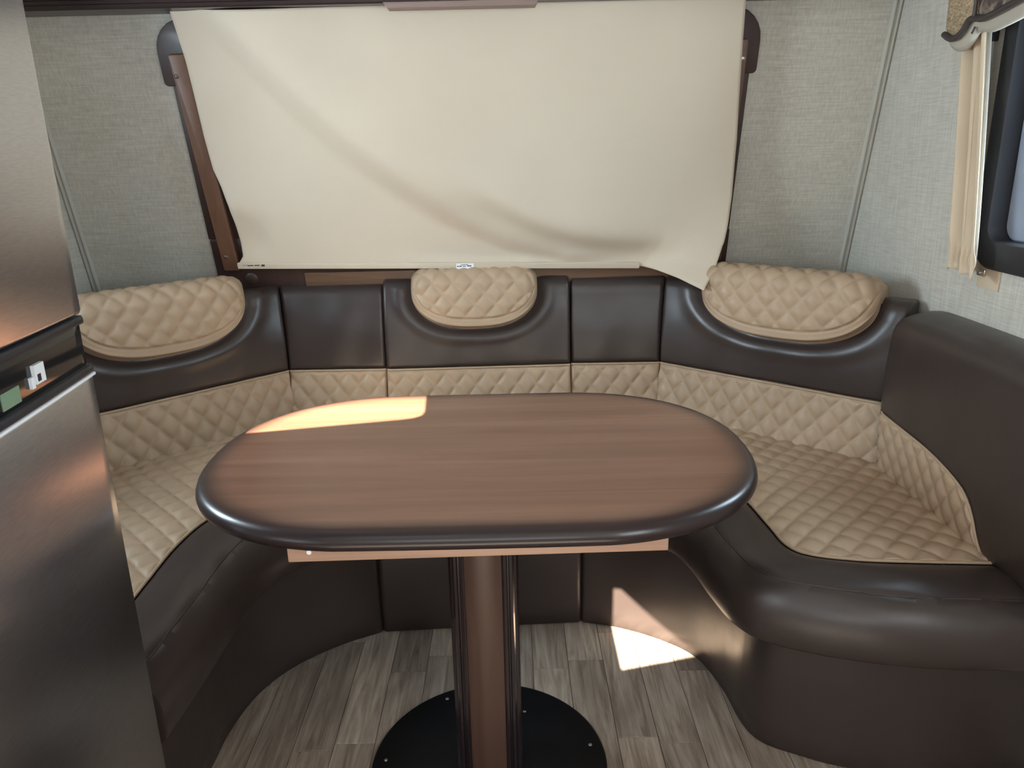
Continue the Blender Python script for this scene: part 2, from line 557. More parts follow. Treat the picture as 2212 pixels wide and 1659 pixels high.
# roof with two unseen openings, added and shaped to throw the sun patches
def shift(p, z):
    k = (ZC - z) / TOSUN.z
    return (p[0] + TOSUN.x * k, p[1] + TOSUN.y * k)
tp = [(-0.62, 1.459), (-0.235, 1.537), (-0.212, 1.545), (-0.197, 1.560), (-0.192, 1.582), (-0.203, 1.75), (-0.62, 1.75)]
fp = [(0.266, 1.672), (0.472, 1.723), (0.455, 1.755), (0.36, 1.905), (0.285, 2.025), (0.266, 2.03)]
tag(panel_with_hole('ceiling', (XL - 0.05, XR + 0.05, YR - 0.05, 2.75), [[shift(p, 0.74) for p in tp], [shift(p, 0.0) for p in fp]], ZC, ZC + 0.006, 'z', CEIL), kind='structure')

# corner beads
def corner_bead(name, x, sgn):
    prof = [(0, 0.0), (0.0005, 0.004), (0.003, 0.008), (0.006, 0.009), (0.009, 0.007), (0.011, 0.0035), (0.013, 0.003), (0.019, 0.0075), (0.024, 0.005), (0.024, 0.0)]
    bm = bmesh.new()
    P = []
    for ww in (-0.9, 1.0):
        P.append([wp(x - sgn * 0.002 - sgn * (0.024 - a), b, ww) for a, b in prof])
    return tag(grid(name, P, TRIM, None, sharp=30, origin=wp(x, 0, -0.9)), kind='structure')
corner_bead('trim_1', XR, 1)
corner_bead('trim_2', XL, -1)

# ------------------------------------------------------------------ front window with wooden surround
def rpoly(x0, x1, z0, z1, r, corners='1111', seg=6):
    """rounded rectangle; corners bl br tr tl; r may be a 4-tuple"""
    rs = r if isinstance(r, tuple) else (r,) * 4
    out = []
    for k, (cx, cz, a0) in enumerate([(x0, z0, 180), (x1, z0, 270), (x1, z1, 0), (x0, z1, 90)]):
        q = rs[k] if corners[k] == '1' else 0
        if q <= 0: out.append((cx, cz)); continue
        ox = cx + (q if cx == x0 else -q); oz = cz + (q if cz == z0 else -q)
        for i in range(seg + 1):
            a = radians(a0 + 90 * i / seg)
            out.append((ox + q * cos(a), oz + q * sin(a)))
    return out

win1 = thing('window_1', 'front window with a brown wooden surround behind the cream blind', 'window', wp(-0.12, 0, -0.06), kind='structure')
win1['kind'] = 'structure'
del win1['category']
wl = lambda x, n, z: wp(x, n, z)
prism('head_board', rpoly(-0.937, 0.692, 0.543, 0.712, (0.012, 0.012, 0.085, 0.085), '1111'), 'y', 0.0, 0.020, FRAMED, win1, 0.004, wl)
prism('side_board', [(-0.916, 0.10), (-0.775, 0.10), (-0.775, 0.545), (-0.916, 0.545)], 'y', 0.0, 0.016, FRAMED, win1, 0.003, wl)
prism('side_board', [(0.575, 0.10), (0.674, 0.10), (0.674, 0.545), (0.575, 0.545)], 'y', 0.0, 0.016, FRAMED, win1, 0.003, wl)
prism('sill_board', rpoly(-0.913, 0.676, -0.17, 0.102, 0.01), 'y', 0.0, 0.018, FRAMED, win1, 0.003, wl)
prism('sill_rail', rpoly(-0.64, 0.60, -0.13, -0.012, 0.004), 'y', 0.018, 0.024, FRAMEX, win1, 0.002, wl)
st = prism('stile', rpoly(-0.905, -0.856, 0.004, 0.626, 0.006), 'y', 0.016, 0.034, FRAMEW, win1, 0.003, lambda x, n, z: wp(x + 0.022 * (0.63 - z) / 0.63, n, z))
st2 = prism('stile', rpoly(0.606, 0.656, 0.004, 0.632, 0.006), 'y', 0.016, 0.034, FRAMEW, win1, 0.003, wl)
for o, (x, z), m_ in [(st, (-0.893, 0.571), SCREWB), (st, (-0.868, 0.049), SCREWB), (st2, (0.646, 0.584), SCREW), (st2, (0.646, 0.049), SCREWB)]:
    disc('screw', wp(x, 0.033, z), NW, 0.0065, 0.002, m_, o, 14, 0.0015)
disc('plug_cap', wp(-0.808, 0.018, -0.030), NW, 0.020, 0.004, FRAMED, win1, 20, 0.002)
disc('rail_pin', wp(-0.57, 0.023, -0.055), NW, 0.003, 0.001, SCREWB, win1, 10)
# glazing behind the blind
prism('glazing_bar', rect(-0.76, 0.56, 0.08, 0.115), 'y', -0.045, -0.01, ALU, win1, 0.002, wl)
prism('glazing_bar', rect(-0.76, 0.56, 0.605, 0.64), 'y', -0.045, -0.01, ALU, win1, 0.002, wl)
prism('glazing_bar', rect(-0.76, -0.725, 0.115, 0.605), 'y', -0.045, -0.01, ALU, win1, 0.002, wl)
prism('glazing_bar', rect(0.525, 0.56, 0.115, 0.605), 'y', -0.045, -0.01, ALU, win1, 0.002, wl)
prism('pane', rect(-0.725, 0.525, 0.115, 0.605), 'y', -0.032, -0.027, GLASS, win1, 0, wl)

# ------------------------------------------------------------------ roller blind
blind = thing('roller_blind', 'cream roller blind pulled down crookedly over the front window', 'window blind', wp(-0.1, 0.05, 0.0))
Lz = np.array([-0.10, 0.025, 0.037, 0.059, 0.103, 0.168, 0.218, 0.273, 0.32, 0.418, 0.612, 0.74])
Lx = np.array([-0.827, -0.827, -0.824, -0.808, -0.807, -0.811, -0.815, -0.830, -0.844, -0.851, -0.857, -0.868])
Rz = np.array([-0.02, -0.013, 0.032, 0.095, 0.142, 0.219, 0.374, 0.615, 0.74])
Rx = np.array([0.558, 0.561, 0.602, 0.635, 0.646, 0.653, 0.651, 0.634, 0.627])
Bx = np.array([-0.827, -0.428, 0.0, 0.36, 0.42, 0.495, 0.561])
Bz = np.array([0.025, 0.013, 0.003, -0.002, -0.003, -0.006, -0.013])
v1c = catmull([(-0.86, 0.80), (-0.752, 0.69), (-0.621, 0.537), (-0.441, 0.359), (-0.267, 0.227), (-0.068, 0.095), (0.128, 0.016)], 60)
v2c = catmull([(-0.235, 0.301), (-0.064, 0.216), (0.086, 0.135), (0.282, 0.079), (0.495, 0.062), (0.62, 0.085)], 50)
def dcurve(X, Z, C):
    """signed distance (positive above the curve) and parameter along it"""
    D = np.full(X.shape, 1e9); S = np.zeros(X.shape); K = np.zeros(X.shape)
    for i in range(len(C) - 1):
        a, b = C[i], C[i + 1]; d = b - a; l2 = d @ d
        t = np.clip(((X - a[0]) * d[0] + (Z - a[1]) * d[1]) / l2, 0, 1)
        px, pz = X - a[0] - t * d[0], Z - a[1] - t * d[1]
        dd = np.hypot(px, pz)
        m_ = dd < D
        D = np.where(m_, dd, D); S = np.where(m_, np.sign(d[0] * pz - d[1] * px), S); K = np.where(m_, (i + t) / (len(C) - 1), K)
    return D * S, K
nu, nv = 200, 110
U, Vv = np.meshgrid(np.linspace(0, 1, nu), np.linspace(0, 1, nv), indexing='ij')
xb = -0.827 + U * (0.561 + 0.827)
zb = np.interp(xb, Bx, Bz)
Zg = 0.735 + (zb - 0.735) * Vv
xl_, xr_ = np.interp(Zg, Lz, Lx), np.interp(Zg, Rz, Rx)
Xg = xl_ + U * (xr_ - xl_)
d1, k1 = dcurve(Xg, Zg, v1c)
d2, k2 = dcurve(Xg, Zg, v2c)
n_ = 0.058 + 0.0 * Xg
env1 = 0.35 + 0.65 * smooth01(k1 / 0.25)
n_ += env1 * 0.044 * np.tanh(d1 / 0.055) * np.exp(-(np.abs(d1) / 0.20) ** 1.5)
n_ += 0.0
env2 = smooth01(k2 / 0.3) * (1 - 0.8 * smooth01((k2 - 0.55) / 0.4))
n_ += env2 * 0.032 * np.tanh(d2 / 0.042) * np.exp(-(np.abs(d2) / 0.15) ** 1.5)
n_ += 0.018 * np.exp(-((Xg + 0.80) / 0.05) ** 2 - ((Zg - 0.22) / 0.05) ** 2)
n_ -= 0.016 * np.exp(-((Xg + 0.755) / 0.035) ** 2 - ((Zg - 0.10) / 0.05) ** 2)
n_ += 0.004 * np.exp(-((Xg + 0.70) / 0.05) ** 2 - ((Zg - 0.19) / 0.03) ** 2)
# free lower right corner swings out into the room
ca = np.interp(U, [0, 0.855, 0.8826, 0.914, 0.943, 0.976, 1.0], [0, 0, 0.05, 0.24, 0.50, 0.80, 1.0])
cb = np.interp(Zg, [-0.013, 0.032, 0.095, 0.142, 0.219, 0.34, 0.45], [1, 0.69, 0.34, 0.20, 0.085, 0.02, 0])
n_ += 0.175 * ca * cb
n_ += 0.006 * np.sin((Xg + 0.6) * 4.2) * smooth01((0.7 - Zg) / 0.3)
hem = smooth01((Zg - zb) / 0.05)
flat = (1 - hem) * (1 - smooth01((Xg - 0.33) / 0.12))
n_ = n_ * (1 - flat) + 0.052 * flat
n_ = 0.036 + 0.5 * ((n_ - 0.036) + np.sqrt((n_ - 0.036) ** 2 + 0.006 ** 2))
P = np.array([[wp(Xg[i, j], n_[i, j], Zg[i, j]) for j in range(nv)] for i in range(nu)])
fab = grid('fabric', P, BLIND, blind, flip=False, sharp=None)
sm = fab.modifiers.new('thickness', 'SOLIDIFY'); sm.thickness = 0.0006; sm.offset = 0
prism('hem_bar', rpoly(-0.830, 0.40, -0.0065, 0.0125, 0.004), 'y', 0.050, 0.058, BLIND, blind, 0.0015,
      lambda x, n, z: wp(x, n, z + np.interp(x, Bx, Bz) + 0.001))
lab = prism('label', rpoly(-0.163, -0.109, 0.002, 0.021, 0.001), 'y', 0.0580, 0.0588, LABEL, blind, 0, wl)
def ink(x0, x1, z0, z1, m_, par, n0):
    prism('printed_mark', [(x0, z0), (x1, z0), (x1 + 0.001, z1), (x0 + 0.001, z1)], 'y', n0, n0 + 0.0003, m_, par, 0, wl)
for a, b, c, d in [(-0.149, -0.126, 0.0165, 0.0182), (-0.160, -0.1555, 0.0105, 0.0138), (-0.1535, -0.1465, 0.0108, 0.0140), (-0.1435, -0.1340, 0.0113, 0.0136), (-0.130, -0.1165, 0.0115, 0.0145)]:
    ink(a, b, c, d, INK, lab, 0.0588)
for a, b, c, d, m_ in [(-0.815, -0.800, 0.0295, 0.0325, PINKINK), (-0.7995, -0.781, 0.0285, 0.0315, INK), (-0.778, -0.762, 0.0285, 0.0315, INK), (-0.757, -0.747, 0.0262, 0.0325, INK)]:
    ink(a, b, c, d, m_, blind, 0.0583)

# ------------------------------------------------------------------ overhead cabinet
cab = thing('overhead_cabinet', 'dark wooden overhead cabinet above the front window', 'cabinet', (-0.12, 2.19, 1.645))
box('body', XL + 0.002, XR - 0.002, 2.165, 2.235, 1.648, 1.96, CABW, cab, 0.003)
prism('moulding', [(2.165, 1.646), (2.140, 1.646), (2.137, 1.650), (2.137, 1.657), (2.142, 1.660), (2.142, 1.668), (2.150, 1.672), (2.150, 1.683), (2.158, 1.686), (2.165, 1.686)], 'x', XL + 0.002, XR - 0.002, CABW, cab)
box('door', -0.285, 0.078, 2.118, 2.140, 1.648, 1.94, CABW, cab, 0.004)
prism('ledge', [(-0.300, 1.643), (-0.290, 1.629), (0.080, 1.629), (0.088, 1.643)], 'y', 2.105, 2.150, LEDGE, cab, 0.001)
prism('ledge_top', [(-0.300, 1.649), (-0.300, 1.643), (0.088, 1.643), (0.088, 1.649)], 'y', 2.100, 2.150, CABW, cab, 0.001)
for x in (-0.281, -0.268, 0.066, 0.078):
    box('door_track', x - 0.0035, x + 0.0035, 2.106, 2.119, 1.650, 1.94, BLACK, cab, 0.001)

# ------------------------------------------------------------------ side window, curtain, valance
win2 = thing('window_2', 'side window with a black rounded frame', 'window', (XR, 1.50, 1.01), kind='structure')
del win2['category']
def ring(name, outer, inner, x0, x1, mat, parent, bev=0.003):
    o = np.array(outer); i = np.array(inner); n = len(o)
    V = []
    for (pts, x) in [(o, x1), (o, x0 + bev), (o * 0.985 + o.mean(0) * 0.015, x0), (i * 1.01 - i.mean(0) * 0.01, x0), (i, x0 + bev), (i, x1)]:
        V.append([(x, a, b) for a, b in pts])
    return grid(name, np.array(V), mat, parent, wrapm=True, sharp=35)
y0w, y1w, z0w, z1w = 1.24, 1.752, 1.010, 1.62
ring('frame', rpoly(y0w, y1w, z0w, z1w, 0.062, seg=8), rpoly(y0w + 0.052, y1w - 0.050, z0w + 0.062, z1w - 0.06, 0.032, seg=8), XR - 0.016, XR + 0.05, BLACK, win2, 0.005)
ring('inner_frame', rpoly(y0w + 0.052, y1w - 0.050, z0w + 0.062, z1w - 0.06, 0.032, seg=8), rpoly(y0w + 0.09, y1w - 0.112, z0w + 0.080, z1w - 0.09, 0.03, seg=8), XR + 0.022, XR + 0.055, ALU, win2, 0.004)
box('pane', XR + 0.040, XR + 0.044, y0w + 0.06, y1w - 0.06, z0w + 0.07, z1w - 0.07, GLASS, win2)
# the matching window on the other side wall, over the bench behind the refrigerator
win3 = thing('window_3', 'side window with a black rounded frame behind the refrigerator', 'window', (XL, 1.50, 1.01), kind='structure')
del win3['category']
ring('frame', rpoly(y0w, y1w, z0w, z1w, 0.062, seg=8), rpoly(y0w + 0.052, y1w - 0.050, z0w + 0.062, z1w - 0.06, 0.032, seg=8), XL + 0.016, XL - 0.05, BLACK, win3, -0.005)
box('pane', XL - 0.044, XL - 0.040, y0w + 0.05, y1w - 0.05, z0w + 0.06, z1w - 0.06, GLASS, win3)

cur = thing('curtain', 'narrow tan curtain hanging beside the black framed side window', 'curtain', (1.02, 1.74, 0.99))
nz, ny = 60, 60
def curtain_sheet(yt0, yt1, yb0, yb1, z0, z1, x0, amp, waves, ph, pinch):
    P = np.zeros((ny, nz, 3))
    for i in range(ny):
        u = i / (ny - 1)
        for j in range(nz):
            v = j / (nz - 1)
            z = z0 + (z1 - z0) * v
            yb_ = yb0 + (yb1 - yb0) * u; yt_ = yt0 + (yt1 - yt0) * u
            k = exp(-((z - (z0 + 0.035)) / 0.018) ** 2) * pinch
            y = yb_ + (yt_ - yb_) * v ** 1.15
            x = x0 - amp * sin(2 * pi * waves * u + ph + 0.6 * v) * (1 - 0.55 * k) - 0.006 * k * sin(2 * pi * 6 * u)
            P[i, j] = (x, y, z + (0.004 * sin(2 * pi * waves * u) if j == 0 else 0))
    return P
c1 = grid('drape', curtain_sheet(1.835, 1.775, 1.768, 1.705, 1.000, 1.53, 1.018, 0.014, 1.25, 0.4, 1.0), CURTAIN, cur, sharp=None)
c2 = grid('drape', curtain_sheet(1.775, 1.742, 1.708, 1.652, 0.995, 1.53, 1.008, 0.010, 0.9, 2.6, 0.8), CURTAIN, cur, sharp=None)
c3 = grid('lining', curtain_sheet(1.785, 1.762, 1.720, 1.688, 1.03, 1.53, 1.024, 0.003, 0.5, 0.5, 0.0), WHITEL, cur, sharp=None)
for c_ in (c1, c2, c3):
    s_ = c_.modifiers.new('thickness', 'SOLIDIFY'); s_.thickness = 0.002; s_.offset = 0
tube('shade_rail', [(XR - 0.012, 1.792, 1.06), (XR - 0.012, 1.800, 1.50)], 0.008, GREYRAIL, cur, 10)
box('rail_bracket', XR - 0.020, XR - 0.001, 1.790, 1.812, 1.485, 1.535, BLACK, cur, 0.003)

tb = thing('tieback_plate', 'small metal snap plate on a cloth tab under the curtain', 'bracket', (XR, 1.715, 0.98))
box('cloth_tab', XR - 0.004, XR - 0.0005, 1.655, 1.735, 0.965, 1.02, CURTAIN, tb, 0.001)
box('plate', XR - 0.008, XR - 0.004, 1.705, 1.733, 0.990, 1.006, SCREW, tb, 0.002)
disc('snap', (XR - 0.008, 1.719, 0.998), (-1, 0, 0), 0.004, 0.002, CHROME, tb, 12, 0.001)

val = thing('window_valance', 'padded valance of gold chenille and dark damask with dark piping above the side window', 'valance', (0.99, 1.6, 1.50))
edge = catmull([(1.832, 1.506), (1.805, 1.494), (1.777, 1.494), (1.755, 1.505), (1.738, 1.521), (1.715, 1.521), (1.687, 1.517), (1.63, 1.524), (1.573, 1.533), (1.48, 1.545), (1.38, 1.545), (1.25, 1.53)], 70)
def pad(name, e, ztop, x0, x1, mat):
    rows = []
    for (a, b) in e:
        rows.append([(x1, a, b), (x0 + 0.008, a, b), (x0, a, b + 0.010), (x0 - 0.004, a, (b + ztop) / 2), (x0, a, ztop - 0.01), (x1, a, ztop)])
    return grid(name, np.array(rows), mat, val, caps=True, sharp=60)
ei = int(np.argmin(np.abs(edge[:, 0] - 1.722)))
pad('gold_panel', edge[:ei + 1], 1.80, 0.968, 0.985, GOLD)
pad('damask_panel', edge[ei:], 1.80, 0.971, 0.985, DAMASK)
tube('piping', [(0.966, a, b) for a, b in edge], 0.0068, PIPING, val, 8)
tube('seam_piping', [(0.964, edge[ei][0] + 0.0 * t, edge[ei][1] + t) for t in np.linspace(0, 0.27, 12)], 0.004, PIPING, val, 8)
rows = []
for (a, b) in edge:
    rows.append([(0.972, a, b + 0.002), (0.978, a, b - 0.016), (0.985, a, b - 0.026), (0.992, a, b - 0.026), (0.992, a, b + 0.2)])
grid('lining', np.array(rows), LINING, val, caps=True, sharp=60)
box('end_board', 0.985, XR - 0.001, 1.822, 1.836, 1.515, 1.80, LINING, val, 0.002)
tube('cord_slot', [(0.9735, 1.737, 1.495), (0.9735, 1.728, 1.506)], 0.002, PIPING, val, 6)

# ------------------------------------------------------------------ refrigerator
fr = thing('refrigerator', 'stainless steel two door refrigerator beside the dinette', 'refrigerator', (-0.95, 0.757, 0.0))
FY0, FY1, FXE = 0.45, 1.066, -0.600
def fx(y): return FXE + 0.085 * (FY1 - y) + 0.05 * (FY1 - y) * (y - FY0)
box('cabinet_body', XL + 0.02, -0.672, FY0 + 0.01, FY1 - 0.004, 0.02, 1.80, FRIDGEBODY, fr, 0.004)
def door(name, z0, z1, mat, off=0.0, back=-0.668, yy0=FY0, yy1=FY1, e=0.006, parent=fr):
    ys = np.concatenate([[yy0], np.linspace(yy0 + e, yy1 - e, 28), [yy1]])
    zs = [z0, z0 + e * 0.35, z0 + e, (z0 + z1) / 2, z1 - e, z1 - e * 0.35, z1]
    P = []
    for y in ys:
        row = [(back, y, z0)]
        for k, z in enumerate(zs):
            dd = {0: e, 1: e * 0.35, 2: 0, 3: 0, 4: 0, 5: e * 0.35, 6: e}[k]
            dy = e if (y in (yy0, yy1)) else 0
            row.append((fx(y) + off - max(dd, dy), y, z))
        row.append((back, y, z1))
        P.append(row)
    return grid(name, np.array(P), mat, parent, caps=True, sharp=40)
door('freezer_door', 1.076, 1.79, STEEL)
lower = door('lower_door', 0.10, 0.990, STEEL)
strip = door('control_strip', 0.996, 1.070, BLACKG, -0.006, yy1=FY1 - 0.001, e=0.004)
door('strip_lip', 1.062, 1.0735, BLACK, 0.000, e=0.003, parent=strip)
door('strip_gap', 0.9915, 1.003, BLACK, 0.002, e=0.003, parent=strip)
door('silver_trim', 0.9872, 0.9912, WHITEP, 0.003, e=0.001, parent=strip)
def on_strip(y, z, d=0.0): return (fx(y) - 0.006 + d, y, z)
def strip_box(name, y0, y1, z0, z1, d0, d1, mat, bev=0.001):
    return box(name, 0, 1, y0, y1, z0, z1, mat, strip, 0, fn=lambda x, y, z: (fx(y) - 0.006 + d0 + x * (d1 - d0), y, z))
strip_box('latch_plate', 0.910, 0.934, 1.018, 1.042, -0.001, 0.005, WHITEP)
strip_box('latch_hole', 0.914, 0.922, 1.021, 1.030, 0.004, 0.0055, BLACK)
strip_box('button', 0.900, 0.908, 1.015, 1.029, -0.001, 0.004, WHITEP)
strip_box('display', 0.835, 0.876, 1.008, 1.028, -0.001, 0.0012, LCD)
disc('hinge_bolt', (-0.625, FY1 - 0.004, 0.405), (0.25, 1, 0), 0.008, 0.012, SCREW, fr, 16, 0.003)
box('hinge_plate', -0.668, -0.617, FY1 - 0.004, FY1 + 0.001, 0.385, 0.425, FRIDGEBODY, fr, 0.0008)

# ------------------------------------------------------------------ dinette seating
ZS, ZB, ZT = 0.47, 0.628, 0.895
def quilt(a, b, p, w=0.0055):
    """0 in the stitched grooves, 1 on top of the diamonds; a, b run across the two stitch families (metres)"""
    da = np.abs(a / p - np.round(a / p)) * p
    db = np.abs(b / p - np.round(b / p)) * p
    fa = 1 - np.exp(-(da / w) ** 1.1); fb = 1 - np.exp(-(db / (w * 1.45)) ** 1.4)
    dome = 0.80 + 0.20 * np.abs(np.sin(pi * a / p) * np.sin(pi * b / p))
    return fa * fb * dome

class Face:
    """upright cushion face running from A to B in plan, room on its right hand side"""
    def __init__(s, A, B):
        s.A, s.B = np.array(A, float), np.array(B, float)
        d = s.B - s.A; s.L = float(np.hypot(*d)); s.d = d / s.L
        s.n = np.array([s.d[1], -s.d[0]])
        s.m0 = s.m1 = 0.0
    def rec(s, z):
        z = np.asarray(z, float)
        return np.where(z < ZB, (ZB - z) * 0.19, -(z - ZB) * 0.10)
    def pt(s, u, n, z):
        dep = max(0.0, -(n + float(s.rec(z))))
        k = u / s.L
        u = u - s.m0 * dep * (1 - k) + s.m1 * dep * k
        xy = s.A + s.d * u + s.n * (n + float(s.rec(z)))
        yw = 2.42 - (z - 0.95) * tan(LEAN) - 0.004
        return (min(max(xy[0], XL + 0.003), XR - 0.003), min(xy[1], yw), z)

def endround(u, L, r):
    d = np.minimum(u, L - u)
    t = np.clip((r - d) / r, 0, 1)
    return r * (1 - np.sqrt(np.maximum(0, 1 - t * t)))

def back_cushion(label, A, B, name='back_cushion', head=None, gap=0.0008, pq=0.064, phase=0.0, zt=ZT, proud=0.0, m0=0.0, m1=0.0):
    F = Face(A, B)
    F.m0, F.m1 = m0, m1
    F.A = F.A + F.d * gap; F.L -= 2 * gap
    F.A = F.A + F.n * proud
    c = F.A + F.d * F.L / 2 - F.n * 0.05
    t = thing(name, label, 'cushion', (c[0], c[1], ZS - 0.01), 'dinette back cushions')
    L = F.L
    TH = 0.085
    # upper brown pad
    r = 0.034
    prof = [(-0.012, ZB + 0.001), (-0.003, ZB + 0.004), (0.003, ZB + 0.010)]
    for k in np.linspace(0, 1, 40)[1:-1]:
        z = ZB + 0.010 + (zt - r - ZB - 0.010) * k
        prof.append((0.004 + 0.009 * sin(pi * min(1, k * 1.05)) ** 0.8, z))
    for a in np.linspace(0, pi / 2, 9):
        prof.append((0.003 - r + r * cos(a), zt - r + r * sin(a)))
    for b_ in np.linspace(0.035, TH - 0.01, 5): prof.append((-b_ - 0.006, zt - 0.001 - 0.10 * (b_ - 0.035)))
    prof.append((-TH - 0.004, zt - 0.02)); prof.append((-TH - 0.004, ZB))
    us = np.unique(np.concatenate([np.linspace(0, 0.02, 8), np.linspace(0.02, L - 0.02, max(12, int(L / 0.007))), np.linspace(L - 0.02, L, 8)]))
    P = np.zeros((len(us), len(prof), 3))
    rs = np.random.default_rng(int(abs(A[0] * 1000)) + 3)
    ph = rs.uniform(0, 6, 6)
    for i, u in enumerate(us):
        er = float(endround(u, L, 0.011))
        for j, (n_, z) in enumerate(prof):
            front = j < len(prof) - 7
            wrk = 0.0
            if front: wrk = 0.0016 * sin(17 * u + 9 * z + ph[0]) * sin(23 * z - 7 * u + ph[1]) + 0.0010 * sin(41 * u - 13 * z + ph[2])
            zz = z - (er * 0.8 if z > zt - r else 0)
            if head and front:
                uc_, a_, z0_, z1_ = head[:4]
                zs_ = z1_ - 0.072
                ax_ = abs(u - uc_) / a_
                rr_ = (ax_ ** 2.6 + (max(0.0, zs_ - z) / (zs_ - z0_)) ** 2) ** 0.5
                wrk -= 0.011 * exp(-((rr_ - 0.98) / 0.10) ** 2) - 0.005 * exp(-((rr_ - 1.25) / 0.13) ** 2)
            P[i, j] = F.pt(u, n_ - er + wrk, zz)
    up_ = grid('brown_panel', P, BROWN, t, caps=True, sharp=60)
    # quilted lower band
    nz_ = 46
    zs = np.linspace(ZS - 0.012, ZB - 0.001, nz_)
    us2 = np.linspace(0, L, max(30, int(L / 0.0042)))
    P = np.zeros((len(us2), nz_ + 2, 3))
    Uq, Zq = np.meshgrid(us2, zs, indexing='ij')
    sl = 0.80
    q = quilt((Uq - Zq * sl - phase * 0.5) * 0.80, (Uq + Zq * sl + phase) * 0.80, pq * 0.80)
    bord = smooth01((ZB - 0.004 - Zq) / 0.006) * smooth01(np.minimum(Uq, L - Uq) / 0.006)
    off = 0.001 + 0.0090 * q * bord - endround(Uq, L, 0.008)
    tuck = smooth01((Zq - (ZS - 0.012)) / 0.02)
    for i in range(len(us2)):
        for j in range(nz_):
            P[i, j + 1] = F.pt(Uq[i, j], off[i, j] - 0.012 * (1 - tuck[i, j]), Zq[i, j])
        P[i, 0] = F.pt(us2[i], -TH, ZS - 0.012)
        P[i, -1] = F.pt(us2[i], -TH, ZB - 0.001)
    grid('quilted_panel', P, TAN, t, caps=True, sharp=None)
    tube('piping', [F.pt(u, 0.003 - float(endround(u, L, 0.008)), ZB + 0.0005) for u in np.linspace(0.002, L - 0.002, 30)], 0.0032, TAN, t, 8)
    if head: headrest(t, F, *head)
    return t

def headrest(par, F, uc, a, z0, z1, T=0.052, phase=0.0):
    nu_, nv_ = 120, 110
    zsd = z1 - 0.072
    s_all = np.zeros((nu_, nv_)); P = np.zeros((nu_, nv_, 3)); U_ = np.zeros((nu_, nv_))
    NN = np.zeros((nu_, nv_, 2)); PN = np.zeros((nu_, nv_, 2)); Wm = np.zeros((nu_, nv_))
    ii = np.sin(np.linspace(-pi / 2, pi / 2, nu_)) * 0.5 + np.linspace(-1, 1, nu_) * 0.5
    for i, x in enumerate(ii):
        ax = abs(x)
        zb = zsd - (zsd - z0) * max(0.0, 1 - ax ** 2.6) ** (1 / 2.0)
        Te = T * max(0.0, 1 - ax ** 9) ** 0.5 + 0.002
        zt_ = z1 - 0.028 * ax ** 10
        path = [(-0.004, zb + 0.004), (0.002, zb)]
        e = 0.020
        for th in np.linspace(0, pi / 2, 8)[1:]:
            path.append((0.002 + (Te * 0.80) * (1 - cos(th)) , zb + e * 0.0 + e * sin(th) * 0.9 - 0.004 * sin(2 * th)))
        R = 0.042
        hz = zt_ - R - (zb + e)
        for k in np.linspace(0, 1, 14)[1:]:
            path.append((Te * (0.80 + 0.20 * sin(pi * 0.5 * min(1, k * 1.6))), zb + e + max(hz, 0.002) * k))
        for th in np.linspace(0, pi / 2, 12)[1:]:
            path.append((Te - R + R * cos(th), zt_ - R + R * sin(th)))
        xe = Te - R
        for k in np.linspace(0, 1, 6)[1:]:
            path.append((xe - (xe + 0.075) * k, zt_ - 0.022 * k * k))
        path.append((-0.078, zt_ - 0.05))
        path = np.array(path)
        seg = np.hypot(*np.diff(path, axis=0).T); cs = np.concatenate([[0], np.cumsum(seg)])
        t_ = np.linspace(0, cs[-1], nv_)
        pn, pz = np.interp(t_, cs, path[:, 0]), np.interp(t_, cs, path[:, 1])
        gn, gz = np.gradient(pn), np.gradient(pz)
        l_ = np.hypot(gn, gz) + 1e-9
        PN[i, :, 0], PN[i, :, 1] = pn, pz
        NN[i, :, 0], NN[i, :, 1] = gz / l_, -gn / l_
        itop = np.argmin(np.abs(pn - (Te - 0.001)) + (pz < zt_ - R - 0.01) * 1)
        s_all[i] = t_ - np.interp(1.0, [0, 1], [0, 0]) - (cs[-1])
        Wm[i] = t_
        U_[i] = uc + a * x
    q = quilt((U_ - s_all * 0.9 + phase) * 0.74, (U_ + s_all * 0.9 + phase) * 0.74, 0.047)
    border = smooth01((Wm - 0.080) / 0.005) * smooth01((a - np.abs(U_ - uc)) / 0.012)
    seam = np.exp(-((Wm - 0.077) / 0.003) ** 2)
    off = 0.0080 * q * border - 0.003 * seam
    for i in range(nu_):
        for j in range(nv_):
            P[i, j] = F.pt(U_[i, j], PN[i, j, 0] + NN[i, j, 0] * off[i, j], PN[i, j, 1] + NN[i, j, 1] * off[i, j])
    return grid('headrest', P, TAN, par, caps=True, sharp=None)

pA, pB, pC, pD, pE, pF = (-1.285, 1.792), (-0.707, 2.359), (-0.396, 2.352), (0.188, 2.366), (0.471, 2.358), (0.992, 1.884)
LL = float(np.hypot(pB[0] - pA[0], pB[1] - pA[1]))
uo = float(np.hypot(-1.108 - pA[0], 1.966 - pA[1]))
back_cushion('angled back cushion next to the refrigerator, brown over tan quilting, with a wide headrest', pA, pB, head=(uo + 0.200, 0.245, 0.746, 0.944), phase=0.01, m1=0.41)
back_cushion('plain back cushion without headrest, between the left and middle headrests', pB, pC, phase=0.02, zt=ZT - 0.004, m0=0.41)
back_cushion('middle back cushion under the blind label, with the smallest headrest', pC, pD, head=(0.285, 0.196, 0.750, 0.939), phase=0.03, proud=0.008, zt=ZT + 0.012)
back_cushion('plain back cushion without headrest, between the middle and right headrests', pD, pE, phase=0.0, zt=ZT + 0.004, m1=0.38)
back_cushion('angled back cushion under the loose blind corner, with a wide quilted headrest', pE, pF, head=(0.380, 0.252, 0.752, 0.952), phase=0.015, m0=0.38)

